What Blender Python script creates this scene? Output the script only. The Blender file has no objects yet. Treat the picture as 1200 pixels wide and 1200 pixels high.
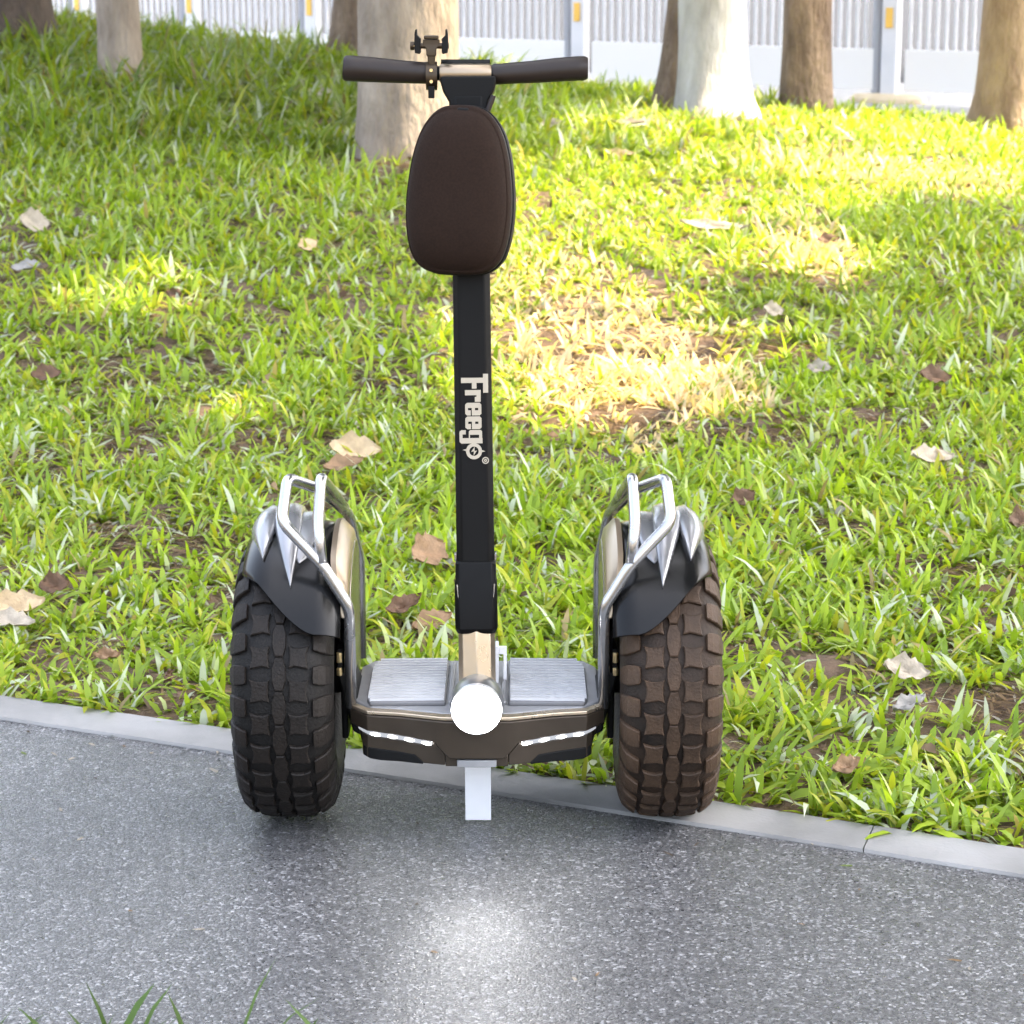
import bpy, bmesh, math, random
import numpy as np
from mathutils import Vector, Matrix

random.seed(7)
RNG = np.random.default_rng(11)
SC = bpy.context.scene
COL = SC.collection
R = math.radians

# ------------------------------------------------------------------ camera
cam_d = bpy.data.cameras.new('camera')
cam = bpy.data.objects.new('camera', cam_d)
COL.objects.link(cam)
SC.camera = cam
cam.location = (0.051, -3.6, 1.30)
cam.rotation_euler = (R(90 - 13), 0, 0)
cam_d.sensor_width = 36
cam_d.lens = 36 * 2900 / 1200
cam_d.clip_end = 2000
cam_d.dof.use_dof = True
cam_d.dof.focus_distance = 3.62
cam_d.dof.aperture_fstop = 15

# ------------------------------------------------------------------ sky, sun, exposure
TO_SUN = Vector((0.55, 0.10, 0.82)).normalized()
w = bpy.data.worlds.new('World')
SC.world = w
w.use_nodes = True
nt = w.node_tree
bg = nt.nodes['Background']
sky = nt.nodes.new('ShaderNodeTexSky')
sky.sky_type = 'NISHITA'
sky.sun_disc = False
sky.sun_elevation = math.asin(TO_SUN.z)
sky.sun_rotation = math.atan2(TO_SUN.x, TO_SUN.y)
sky.air_density = 1.0
sky.dust_density = 6.0
sky.ozone_density = 1.0
hsv = nt.nodes.new('ShaderNodeHueSaturation')      # hazy, whitish sky
hsv.inputs['Saturation'].default_value = 0.62
nt.links.new(sky.outputs[0], hsv.inputs['Color'])
nt.links.new(hsv.outputs[0], bg.inputs[0])
bg.inputs[1].default_value = 0.15
sun_d = bpy.data.lights.new('sun', 'SUN')
sun_d.energy = 2.2
sun_d.angle = R(0.6)
sun_d.color = (1.0, 0.80, 0.52)
sun = bpy.data.objects.new('sun', sun_d)
COL.objects.link(sun)
sun.location = (6, 6, 12)
sun.rotation_euler = TO_SUN.to_track_quat('Z', 'Y').to_euler()
SC.view_settings.view_transform = 'Standard'
SC.view_settings.look = 'None'
SC.view_settings.gamma = 1
SC.view_settings.use_curve_mapping = False
SC.view_settings.exposure = 3.05
SC.cycles.max_bounces = 4
SC.cycles.diffuse_bounces = 3
SC.cycles.glossy_bounces = 2
SC.cycles.transmission_bounces = 2
SC.cycles.adaptive_threshold = 0.03
SC.cycles.sample_clamp_indirect = 6
SC.cycles.use_denoising = True

# ------------------------------------------------------------------ helpers
def tag(o, label=None, cat=None, group=None, kind=None):
    if label: o['label'] = label
    if cat: o['category'] = cat
    if group: o['group'] = group
    if kind: o['kind'] = kind
    return o

def empty(name, loc=(0, 0, 0), rz=0):
    o = bpy.data.objects.new(name, None)
    COL.objects.link(o)
    o.location = loc
    o.rotation_euler = (0, 0, rz)
    o.empty_display_size = 0.1
    return o

def link(name, me, m, parent=None, smooth=None, bevel=None):
    if m is not None:
        me.materials.append(m)
    o = bpy.data.objects.new(name, me)
    COL.objects.link(o)
    if parent is not None:
        o.parent = parent
    if smooth is not None:
        me.shade_smooth() if hasattr(me, 'shade_smooth') else None
        if smooth < 180:
            me.set_sharp_from_angle(angle=R(smooth))
    if bevel:
        b = o.modifiers.new('bevel', 'BEVEL')
        b.width = bevel
        b.segments = 3
        b.limit_method = 'ANGLE'
        b.angle_limit = R(35)
        b.harden_normals = False
    return o

def mesh(verts, faces, name='m', fix=True):
    me = bpy.data.meshes.new(name)
    me.from_pydata([tuple(v) for v in verts], [], faces)
    if fix:
        bm = bmesh.new(); bm.from_mesh(me)
        bmesh.ops.recalc_face_normals(bm, faces=bm.faces)
        bm.to_mesh(me); bm.free()
    me.update()
    return me

class MB:
    def __init__(s): s.v = []; s.f = []
    def add(s, v, f):
        k = len(s.v)
        s.v += [tuple(q) for q in v]
        s.f += [[i + k for i in q] for q in f]
        return s
    def box(s, x0, x1, y0, y1, z0, z1):
        v = [(x, y, z) for z in (z0, z1) for y in (y0, y1) for x in (x0, x1)]
        return s.add(v, [(0, 2, 3, 1), (4, 5, 7, 6), (0, 1, 5, 4), (2, 6, 7, 3), (0, 4, 6, 2), (1, 3, 7, 5)])
    def loft(s, rings, closed=True, caps=True):
        n = len(rings[0]); v = []; f = []
        for r in rings: v += r
        for i in range(len(rings) - 1):
            for j in range(n if closed else n - 1):
                a = i * n + j; b = i * n + (j + 1) % n
                f.append((a, b, b + n, a + n))
        if caps:
            f.append(list(range(n))[::-1]); f.append([(len(rings) - 1) * n + j for j in range(n)])
        return s.add(v, f)
    def tube(s, pts, r, seg=14, fillet=0.0, caps=True):
        P = [Vector(p) for p in pts]
        if fillet > 0:
            Q = [P[0]]
            for i in range(1, len(P) - 1):
                a = (P[i - 1] - P[i]); b = (P[i + 1] - P[i])
                la = min(fillet, a.length * .45); lb = min(fillet, b.length * .45)
                A = P[i] + a.normalized() * la; B = P[i] + b.normalized() * lb
                for t in np.linspace(0, 1, 7):
                    Q.append(A * (1 - t) ** 2 + P[i] * 2 * t * (1 - t) + B * t * t)
            Q.append(P[-1]); P = Q
        rad = r if hasattr(r, '__len__') else [r] * len(P)
        d = (P[1] - P[0]).normalized()
        n = d.orthogonal().normalized()
        rings = []
        for i, p in enumerate(P):
            if i == 0: t = (P[1] - P[0])
            elif i == len(P) - 1: t = P[-1] - P[-2]
            else: t = (P[i + 1] - P[i]).normalized() + (P[i] - P[i - 1]).normalized()
            t.normalize()
            n = (n - t * n.dot(t)).normalized()
            b = t.cross(n)
            rings.append([tuple(p + (n * math.cos(a) + b * math.sin(a)) * rad[i]) for a in np.linspace(0, 2 * math.pi, seg, endpoint=False)])
        return s.loft(rings, caps=caps)
    def cyl(s, a, b, r, seg=20): return s.tube([a, b], r, seg)
    def prism(s, poly, axis, a, b):
        def P(u, v, c):
            return {'x': (c, u, v), 'y': (u, c, v), 'z': (u, v, c)}[axis]
        return s.loft([[P(u, v, a) for u, v in poly], [P(u, v, b) for u, v in poly]])
    def build(s, name, m, parent=None, smooth=40, bevel=None, fix=True):
        return link(name, mesh(s.v, s.f, name, fix), m, parent, smooth, bevel)

def node_mat(name):
    m = bpy.data.materials.new(name)
    m.use_nodes = True
    return m, m.node_tree, m.node_tree.nodes['Principled BSDF']

def mat(name, col, rough=.5, metal=0., col2=None, scale=20., bump=0., bscale=None, rough2=None, coat=0., detail=4., lo=.35, hi=.65, dist=0.01, spec=.5):
    m, t, p = node_mat(name)
    p.inputs['Base Color'].default_value = (*col, 1)
    p.inputs['Roughness'].default_value = rough
    p.inputs['Metallic'].default_value = metal
    p.inputs['Specular IOR Level'].default_value = spec
    p.inputs['Coat Weight'].default_value = coat
    p.inputs['Coat Roughness'].default_value = .08
    L = t.links.new
    tc = t.nodes.new('ShaderNodeTexCoord')
    if col2 or rough2 is not None:
        n = t.nodes.new('ShaderNodeTexNoise'); n.inputs['Scale'].default_value = scale; n.inputs['Detail'].default_value = detail
        L(tc.outputs['Object'], n.inputs['Vector'])
        r = t.nodes.new('ShaderNodeMapRange'); r.inputs[1].default_value = lo; r.inputs[2].default_value = hi
        L(n.outputs['Fac'], r.inputs[0])
        if col2:
            x = t.nodes.new('ShaderNodeMix'); x.data_type = 'RGBA'
            x.inputs[6].default_value = (*col, 1); x.inputs[7].default_value = (*col2, 1)
            L(r.outputs[0], x.inputs[0]); L(x.outputs[2], p.inputs['Base Color'])
        if rough2 is not None:
            q = t.nodes.new('ShaderNodeMapRange'); q.inputs[3].default_value = rough; q.inputs[4].default_value = rough2
            L(r.outputs[0], q.inputs[0]); L(q.outputs[0], p.inputs['Roughness'])
    if bump:
        n = t.nodes.new('ShaderNodeTexNoise'); n.inputs['Scale'].default_value = bscale or scale * 3; n.inputs['Detail'].default_value = 5
        L(tc.outputs['Object'], n.inputs['Vector'])
        b = t.nodes.new('ShaderNodeBump'); b.inputs['Strength'].default_value = bump; b.inputs['Distance'].default_value = dist
        L(n.outputs['Fac'], b.inputs['Height']); L(b.outputs[0], p.inputs['Normal'])
    return m

def emit_mat(name, col, strength):
    m, t, p = node_mat(name)
    p.inputs['Base Color'].default_value = (.9, .9, .92, 1)
    p.inputs['Emission Color'].default_value = (*col, 1)
    p.inputs['Emission Strength'].default_value = strength
    p.inputs['Roughness'].default_value = .2
    return m

def tint_mat(name, trans=.4, rough=.45, spec=.5):
    """colour from the mesh's own per-blade colour, thin leaf that lets light through"""
    m, t, p = node_mat(name)
    L = t.links.new
    a = t.nodes.new('ShaderNodeAttribute'); a.attribute_name = 'tint'
    L(a.outputs['Color'], p.inputs['Base Color'])
    p.inputs['Roughness'].default_value = rough
    p.inputs['Specular IOR Level'].default_value = spec
    tr = t.nodes.new('ShaderNodeBsdfTranslucent')
    g = t.nodes.new('ShaderNodeMix'); g.data_type = 'RGBA'; g.blend_type = 'MULTIPLY'; g.inputs[0].default_value = 1
    g.inputs[7].default_value = (1.25, 1.3, .6, 1)
    L(a.outputs['Color'], g.inputs[6]); L(g.outputs[2], tr.inputs['Color'])
    mx = t.nodes.new('ShaderNodeMixShader'); mx.inputs[0].default_value = trans
    L(p.outputs[0], mx.inputs[1]); L(tr.outputs[0], mx.inputs[2])
    L(mx.outputs[0], t.nodes['Material Output'].inputs['Surface'])
    return m

def np_mesh(name, V, T, tint=None, smooth=True):
    me = bpy.data.meshes.new(name)
    me.vertices.add(len(V)); me.vertices.foreach_set('co', V.astype(np.float32).ravel())
    me.loops.add(T.size); me.loops.foreach_set('vertex_index', T.astype(np.int32).ravel())
    me.polygons.add(len(T)); me.polygons.foreach_set('loop_start', np.arange(0, T.size, T.shape[1], dtype=np.int32))
    if smooth: me.polygons.foreach_set('use_smooth', np.ones(len(T), dtype=bool))
    me.update(calc_edges=True)
    if tint is not None:
        a = me.attributes.new('tint', 'FLOAT_COLOR', 'POINT')
        c = np.ones((len(V), 4), np.float32); c[:, :3] = tint
        a.data.foreach_set('color', c.ravel())
    return me

_lat = np.random.default_rng(5).random((256, 256))
def vnoise(x, y, s):
    x = np.asarray(x) * s + 91.3; y = np.asarray(y) * s + 47.7
    i = np.floor(x).astype(int); j = np.floor(y).astype(int)
    u = x - i; v = y - j; u = u * u * (3 - 2 * u); v = v * v * (3 - 2 * v)
    g = lambda a, b: _lat[a % 256, b % 256]
    return (g(i, j) * (1 - u) + g(i + 1, j) * u) * (1 - v) + (g(i, j + 1) * (1 - u) + g(i + 1, j + 1) * u) * v

# ------------------------------------------------------------------ the lie of the land
def sstep(t):
    t = np.clip(t, 0, 1); return t * t * (3 - 2 * t)
def kerb_y(x):
    x = np.clip(x, -4, 4); return .197 - .458 * x - .012 * x * x
KW = .106                                   # kerb width measured along y
def lawn_h(x, y):
    x = np.asarray(x, float); y = np.asarray(y, float)
    t = y - kerb_y(x)
    c = np.clip(.43 - .1 * x, .06, .74)
    up = sstep(t / 11.5) * .75 + .25 * np.clip(t / 11.5, 0, 1)
    dn = 1 - sstep((y - 12.2 - .5 * np.clip(-x, 0, 9)) / 3.5)
    return c * up * dn
SOIL = [(.90, .50, .20, .10, .95), (-.634, 1.544, .16, .2, .7), (-.36, 1.95, .12, .16, .85), (-.535, 2.568, .15, .25, .7),
        (.341, 2.745, .12, .2, .8), (.71, 2.651, .2, .2, .7), (-1.664, 5.0, .12, .3, .8), (-.464, 1.214, .14, .14, .7),
        (.466, .854, .12, .1, .8), (-.927, 2.578, .14, .2, .7), (-1.061, 2.236, .1, .15, .7), (-.12, .93, .12, .1, .5),
        (1.055, 2.754, .14, .2, .7), (.73, 1.721, .12, .14, .6), (-.75, 1.75, .14, .14, .65), (-.95, 3.2, .2, .3, .6),
        (.95, 1.35, .16, .1, .6), (.8, 3.7, .15, .4, .6), (-.3, 3.3, .12, .3, .6), (-.43, 7.5, .42, .32, .9), (1.2, 10.6, .4, .3, .7)]
SUN_TINT = [(.37, 3.6, .30, .95, .92), (.2, 4.6, .3, .9, .35), (1.9, 8.2, .7, .8, .4), (1.15, 5.6, .16, .7, .6), (.62, 3.1, .12, .3, .6)]  # peach straw tint on the blades stands in for warm sun glow
def blot(lst, x, y):
    k = np.zeros_like(np.asarray(x, float))
    for cx, cy, rx, ry, s in lst:
        q = ((x - cx) / rx) ** 2 + ((y - cy) / ry) ** 2
        q = q * (.6 + .8 * vnoise(x, y, 9))
        k = np.maximum(k, s * np.clip(1.6 - q, 0, 1))
    return k

# ------------------------------------------------------------------ setting materials
def asphalt_mat():
    m, t, p = node_mat('asphalt'); L = t.links.new
    tc = t.nodes.new('ShaderNodeTexCoord')
    v = t.nodes.new('ShaderNodeTexVoronoi'); v.inputs['Scale'].default_value = 270; v.inputs['Randomness'].default_value = 1
    L(tc.outputs['Object'], v.inputs['Vector'])
    n = t.nodes.new('ShaderNodeTexNoise'); n.inputs['Scale'].default_value = 420; n.inputs['Detail'].default_value = 3
    L(tc.outputs['Object'], n.inputs['Vector'])
    big = t.nodes.new('ShaderNodeTexNoise'); big.inputs['Scale'].default_value = 2.2; big.inputs['Detail'].default_value = 5
    L(tc.outputs['Object'], big.inputs['Vector'])
    sep = t.nodes.new('ShaderNodeSeparateColor'); L(v.outputs['Color'], sep.inputs[0])
    ramp = t.nodes.new('ShaderNodeValToRGB')
    e = ramp.color_ramp.elements
    e[0].position = 0; e[0].color = (.042, .042, .043, 1)
    e[1].position = 1; e[1].color = (.29, .29, .295, 1)
    q = ramp.color_ramp.elements.new(.55); q.color = (.078, .077, .078, 1)
    q = ramp.color_ramp.elements.new(.85); q.color = (.118, .117, .118, 1)
    L(sep.outputs[0], ramp.inputs[0])
    mx = t.nodes.new('ShaderNodeMix'); mx.data_type = 'RGBA'; mx.blend_type = 'MULTIPLY'; mx.inputs[0].default_value = .6
    r2 = t.nodes.new('ShaderNodeMapRange'); r2.inputs[1].default_value = .3; r2.inputs[2].default_value = .7; r2.inputs[3].default_value = .62; r2.inputs[4].default_value = 1.15
    L(big.outputs['Fac'], r2.inputs[0]); L(ramp.outputs[0], mx.inputs[6]); L(r2.outputs[0], mx.inputs[7])
    L(mx.outputs[2], p.inputs['Base Color'])
    ad = t.nodes.new('ShaderNodeMath'); ad.operation = 'ADD'
    L(v.outputs['Distance'], ad.inputs[0])
    s2 = t.nodes.new('ShaderNodeMath'); s2.operation = 'MULTIPLY'; s2.inputs[1].default_value = .8
    L(n.outputs['Fac'], s2.inputs[0]); L(s2.outputs[0], ad.inputs[1])
    b = t.nodes.new('ShaderNodeBump'); b.inputs['Strength'].default_value = .65; b.inputs['Distance'].default_value = .0014; b.invert = True
    L(ad.outputs[0], b.inputs['Height']); L(b.outputs[0], p.inputs['Normal'])
    r3 = t.nodes.new('ShaderNodeMapRange'); r3.inputs[3].default_value = .22; r3.inputs[4].default_value = .50
    L(sep.outputs[1], r3.inputs[0]); L(r3.outputs[0], p.inputs['Roughness'])
    return m
M_ASPH = asphalt_mat()
M_ROAD = mat('far_asphalt', (.026, .028, .032), .8, col2=(.036, .038, .044), scale=3, spec=.05)
M_PAVE = mat('pale_paving', (.32, .31, .30), .8, col2=(.40, .385, .37), scale=6, bump=.2, bscale=60)
M_KERB = mat('kerb_concrete', (.135, .132, .127), .8, col2=(.25, .246, .24), scale=4, bump=.35, bscale=160, detail=8, dist=.002)
M_SOIL = mat('soil', (.060, .036, .020), .9, col2=(.135, .085, .050), scale=24, bump=.9, bscale=90, detail=8, dist=.01)
M_EARTH = mat('earth', (.10, .08, .055), .9, col2=(.13, .11, .07), scale=3)

# base ground to the horizon
o = MB().add([(-600, -600, -.06), (600, -600, -.06), (600, 900, -.06), (-600, 900, -.06)], [(0, 1, 2, 3)]).build('ground', M_EARTH)
tag(o, kind='structure')

# asphalt path: front edge follows the near verge, back edge the kerb
def verge_y(x): return -.915 - .22 * (x + .6) if x < 2 else -1.487
xs = np.linspace(-4, 4, 33)
v = [(x, verge_y(x) - .4, 0) for x in xs] + [(x, float(kerb_y(x)) - KW - .004, 0) for x in xs]
n = len(xs)
o = MB().add(v, [(i, i + 1, i + 1 + n, i + n) for i in range(n - 1)]).build('asphalt_path', M_ASPH)
tag(o, kind='structure')

# kerb: single stones laid end to end along the gentle curve
kerb = empty('kerb', (0, 0, 0)); tag(kerb, 'pale concrete kerb strip between the asphalt path and the lawn', 'kerb', kind='structure')
edges = [-4.0, -3.07, -2.16, -1.25, -.335, .595, 1.50, 2.40, 3.3, 4.0]
for a, b in zip(edges[:-1], edges[1:]):
    q = np.linspace(a + .0008, b - .0008, 7)
    sk = .03
    ring = [[(x + dx, float(kerb_y(x)) - dy, z) for (dx, dy, z) in ((0, 0, -.05), (0, 0, .002), (0, .004, .005), (-sk, KW - .004, .005), (-sk, KW, .001), (-sk, KW, -.05))] for x in q]
    MB().loft(ring).build('kerb_stone', M_KERB, kerb, 30)

# lawn terrain
gx = np.concatenate([np.linspace(-14, -4, 12)[:-1], np.linspace(-4, 4, 110), np.linspace(4, 14, 12)[1:]])
gt = np.concatenate([np.linspace(0, 4, 90), np.linspace(4, 18, 90)[1:]])
X, Tt = np.meshgrid(gx, gt)
Y = kerb_y(X) + .002 + Tt
Z = lawn_h(X, Y) + (vnoise(X, Y, 7) - .5) * .035 * np.clip(Tt / .15, 0, 1) + (vnoise(X, Y, 22) - .5) * .014 * np.clip(Tt / .1, 0, 1) - .004
Z = np.where(Y > 16, np.maximum(Z, -.05), Z)
V = np.stack([X.ravel(), Y.ravel(), Z.ravel()], 1)
nx = len(gx); ny = len(gt)
I, J = np.meshgrid(np.arange(nx - 1), np.arange(ny - 1))
a = (J * nx + I).ravel()
F = np.stack([a, a + 1, a + nx + 1, a + nx], 1)
me = np_mesh('lawn', V, F)
o = link('lawn', me, M_SOIL); tag(o, kind='structure')

# near verge this side of the path
xs = np.linspace(-3, 3, 25)
v = [(x, -2.6, .006) for x in xs] + [(x, verge_y(x) - .02 * math.sin(x * 17), .006 if True else 0) for x in xs]
o = MB().add(v, [(i, i + 1, i + 26, i + 25) for i in range(24)]).build('verge', M_SOIL); tag(o, kind='structure')

# pale footpath and grey road beyond the lawn
def fence_y(x): return 18.97 - .687 * x
o = MB().add([(-14, 14.2, .012), (14, 11.6, .012), (14, fence_y(14) + 3.2, .012), (-14, fence_y(-14) + 3.2, .012)], [(0, 1, 2, 3)]).build('footpath', M_PAVE)
tag(o, kind='structure')
o = MB().add([(-40, fence_y(-40) + 3.3, -.04), (40, fence_y(40) + 3.3, -.04), (120, 140, -.04), (-120, 160, -.04)], [(0, 1, 2, 3)]).build('road', M_ROAD)
tag(o, kind='structure')

# ------------------------------------------------------------------ grass
def blades(px, py, pz, head, length, width, el, curl, tint):
    """arched tapering blades, seven vertices each"""
    N = len(px)
    ts = np.array([0, .38, .72, 1.0]); ws = np.array([.75, 1.0, .72, 0])
    V = np.zeros((N, 7, 3)); hx = np.cos(head); hy = np.sin(head)
    hor = np.zeros(N); ver = np.zeros(N); k = 0; prev = 0
    tw = RNG.uniform(-.5, .5, N)
    for i, t in enumerate(ts):
        if i:
            ang = el - curl * (prev + t) / 2
            hor = hor + np.cos(ang) * length * (t - prev); ver = ver + np.sin(ang) * length * (t - prev)
            prev = t
        cx = px + hx * hor; cy = py + hy * hor; cz = pz + ver
        if i < 3:
            wx = -hy * width * ws[i] / 2; wy = hx * width * ws[i] / 2; wz = width * ws[i] * tw * .5
            V[:, k] = np.stack([cx - wx, cy - wy, cz - wz], 1); V[:, k + 1] = np.stack([cx + wx, cy + wy, cz + wz], 1); k += 2
        else:
            V[:, k] = np.stack([cx, cy, cz], 1)
    base = (np.arange(N) * 7)[:, None]
    T = np.concatenate([base + np.array(q)[None] for q in ((0, 1, 3), (0, 3, 2), (2, 3, 5), (2, 5, 4), (4, 5, 6))], 0)
    C = np.repeat(tint[:, None, :], 7, 1)
    C[:, :2] *= np.array([.85, .85, .8])
    return V.reshape(-1, 3), T, C.reshape(-1, 3)

def grass_tint(n, x, y):
    g = RNG.random((n, 1)); big = vnoise(x, y, .9)[:, None]; r = RNG.random(n)
    base = np.array([.155, .245, .020]) * (1 - g) + np.array([.34, .44, .035]) * g
    base = base * (.82 + .36 * big)
    pale = r < .13
    base[pale] = np.array([.46, .50, .38]) * RNG.uniform(.7, 1.25, (pale.sum(), 1))  # whitish blades: dry ones plus glossy glints put into the colour
    straw = (r > .13) & (r < .165)
    base[straw] = np.array([.34, .26, .13]) * RNG.uniform(.6, 1.2, (straw.sum(), 1))
    yel = (r > .155) & (r < .30)
    base[yel] = np.array([.35, .37, .03]) * RNG.uniform(.8, 1.15, (yel.sum(), 1))
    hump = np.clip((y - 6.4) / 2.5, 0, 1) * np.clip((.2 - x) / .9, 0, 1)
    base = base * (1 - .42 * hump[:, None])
    d = blot(SUN_TINT, x, y); k = RNG.random(n) < d
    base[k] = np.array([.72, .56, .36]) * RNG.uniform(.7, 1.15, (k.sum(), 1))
    return base

def scatter(n, dmin, dmax):
    d = np.sqrt(RNG.uniform(dmin ** 2, dmax ** 2, n))
    x = .051 + RNG.uniform(-1, 1, n) * (.235 * d + .45)
    return x, d - 3.6

M_GRASS = tint_mat('grass_blade', .46, .48, .4)
GV = []; GT = []; GC = []; off = 0
def push(t):
    global off
    GV.append(t[0]); GT.append(t[1] + off); GC.append(t[2]); off += len(t[0])

def tufts(x, y, per, lmul, wmul, hump=True):
    keep = (y > kerb_y(x) + .004)
    x, y = x[keep], y[keep]
    s = blot(SOIL, x, y)
    thin = np.clip((.46 - vnoise(x, y, 3.1)) * 3.2, 0, .82) * np.clip(1.4 - (y + 3.6) / 8, 0, 1) * np.clip((y - kerb_y(x)) / .3, 0, 1)
    keep = RNG.random(len(x)) > np.maximum(s, thin)
    x, y = x[keep], y[keep]
    n = len(x)
    tl = RNG.uniform(.55, 1.25, n) * (.62 + .75 * vnoise(x, y, 1.7))
    k = RNG.integers(max(2, per - 3), per + 3, n)
    idx = np.repeat(np.arange(n), k); N = len(idx)
    bx = x[idx] + RNG.normal(0, .011, N); by = y[idx] + RNG.normal(0, .011, N)
    ok = by > kerb_y(bx) - .010
    idx, bx, by = idx[ok], bx[ok], by[ok]; N = len(idx)
    tall = 1 + (np.clip((by - 6.2) / 3, 0, 1) * np.clip((.9 - bx) / 1.2, 0, 1) * .9 if hump else 0)
    ln = .068 * tl[idx] * RNG.uniform(.55, 1.35, N) * lmul * tall
    # blades lean less over the kerb
    ln = np.where(by < kerb_y(bx) + .05, ln * .95, ln)
    wd = .0104 * RNG.uniform(.6, 1.35, N) * wmul
    el = np.where(RNG.random(N) < .3, RNG.uniform(R(5), R(40), N), RNG.uniform(R(30), R(86), N)); curl = RNG.uniform(.2, 1.7, N)
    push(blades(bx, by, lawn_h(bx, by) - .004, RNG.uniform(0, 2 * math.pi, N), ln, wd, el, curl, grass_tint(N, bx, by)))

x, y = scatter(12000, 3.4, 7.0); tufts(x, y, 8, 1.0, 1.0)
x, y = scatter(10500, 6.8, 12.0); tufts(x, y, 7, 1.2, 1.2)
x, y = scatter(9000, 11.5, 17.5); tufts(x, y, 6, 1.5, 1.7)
# dead straw and thatch lying flat on the soil
x, y = scatter(24000, 3.4, 10.0)
for cx, cy, rx, ry, _s in SOIL:
    m_ = int(5200 * rx * ry * 4)
    x = np.concatenate([x, cx + RNG.normal(0, rx * .7, m_)]); y = np.concatenate([y, cy + RNG.normal(0, ry * .7, m_)])
keep = y > kerb_y(x) + .01; x, y = x[keep], y[keep]; N = len(x)
c = np.array([.16, .105, .06]) * RNG.uniform(.45, 1.5, (N, 1)); pl = RNG.random(N) < .12; c[pl] = (.42, .40, .36)
push(blades(x, y, lawn_h(x, y) + RNG.uniform(0, .012, N), RNG.uniform(0, 6.3, N), RNG.uniform(.015, .06, N), RNG.uniform(.002, .006, N), RNG.uniform(-.1, .35, N), RNG.uniform(0, .7, N), c))
o = link('grass', np_mesh('grass', np.concatenate(GV), np.concatenate(GT), np.concatenate(GC)), M_GRASS)
tag(o, 'bright green broad-bladed lawn grass with pale, dry and sun-tinted blades', 'grass', kind='stuff')

# bits of leaf and grit lying on the path
N = 90
x = RNG.uniform(-.9, 1.0, N); y = np.where(RNG.random(N) < .55, kerb_y(x) - KW - RNG.random(N) ** 2 * .25 - .01, RNG.uniform(-.9, .1, N))
keep = (y < kerb_y(x) - KW - .01) & (np.abs(x - 0) > .05); x, y = x[keep], y[keep]; N = len(x)
c = np.array([(.16, .10, .05), (.09, .12, .03), (.25, .22, .18), (.05, .035, .02)])[RNG.integers(0, 4, N)]
t_ = blades(x, y, np.full(N, .002), RNG.uniform(0, 6.3, N), RNG.uniform(.005, .020, N), RNG.uniform(.002, .0055, N), RNG.uniform(0, .3, N), RNG.uniform(0, .4, N), c)
o = link('leaf_bits', np_mesh('leaf_bits', t_[0], t_[1], t_[2]), tint_mat('leaf_bits', .1, .7, .3))
tag(o, 'tiny bits of leaf and grit scattered on the asphalt path', 'leaf bits', kind='stuff')

# near verge blades that poke into the bottom of the view
GV = []; GT = []; GC = []; off = 0
n = 420
x = RNG.uniform(-1.2, 1.0, n); y = np.array([verge_y(q) for q in x]) - .03 - RNG.random(n) ** 1.5 * .5
k = 6; idx = np.repeat(np.arange(n), k); N = n * k
bx = x[idx] + RNG.normal(0, .012, N); by = y[idx] + RNG.normal(0, .01, N)
tl = RNG.uniform(.4, 1.0, n)[idx]
c = np.array([.05, .09, .014]) * RNG.uniform(.6, 1.35, (N, 1))
push(blades(bx, by, np.full(N, .004), RNG.uniform(0, 6.3, N), .085 * tl * RNG.uniform(.6, 1.2, N), RNG.uniform(.005, .009, N), RNG.uniform(R(45), R(88), N), RNG.uniform(.1, 1.2, N), c))
HERO = [(-.42, -.93, .115, 80, .6, .012), (-.275, -.955, .15, 84, .5, .012), (-.225, -.96, .13, 60, 1.6, .011), (-.405, -.935, .10, 120, .9, .013), (-.56, -.93, .09, 70, .8, .010), (-.585, -.92, .07, 110, .5, .012),
        (-.565, -.93, .10, 95, .5, .010), (-.50, -.93, .06, 60, .9, .008), (-.395, -.945, .12, 85, .7, .012), (-.37, -.95, .11, 60, 1.5, .012), (-.40, -.95, .12, 100, .3, .008), (-.345, -.95, .10, 20, 1.2, .010),
        (-.36, -.95, .10, 140, 1.0, .012), (-.315, -.955, .11, 92, .4, .009), (-.265, -.965, .135, 72, .9, .014), (-.245, -.965, .12, 55, 1.8, .012), (-.13, -.99, .13, 110, .5, .010), (-.46, -.94, .10, 110, .6, .009), (-.21, -.97, .09, 80, .5, .009)]
for q in range(60):
    xx = RNG.uniform(-.64, -.10); HERO.append((xx, verge_y(xx) - RNG.uniform(.0, .03), RNG.uniform(.05, .105), RNG.uniform(50, 130), RNG.uniform(.2, 1.4), RNG.uniform(.006, .011)))
h = np.array(HERO); N = len(h)
push(blades(h[:, 0], h[:, 1], np.full(N, .004), np.where(np.cos(np.radians(h[:, 3])) > 0, .3, 2.9), h[:, 2] * 1.12, h[:, 5] * 1.5, np.clip(np.radians(np.where(h[:, 3] > 90, 180 - h[:, 3], h[:, 3])), .9, 1.5), h[:, 4], np.array([.05, .095, .014]) * RNG.uniform(.7, 1.2, (N, 1))))
o = link('grass', np_mesh('grass_near', np.concatenate(GV), np.concatenate(GT), np.concatenate(GC)), M_GRASS)
tag(o, 'blurred green grass blades poking up along the bottom left edge', 'grass', kind='stuff')

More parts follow.
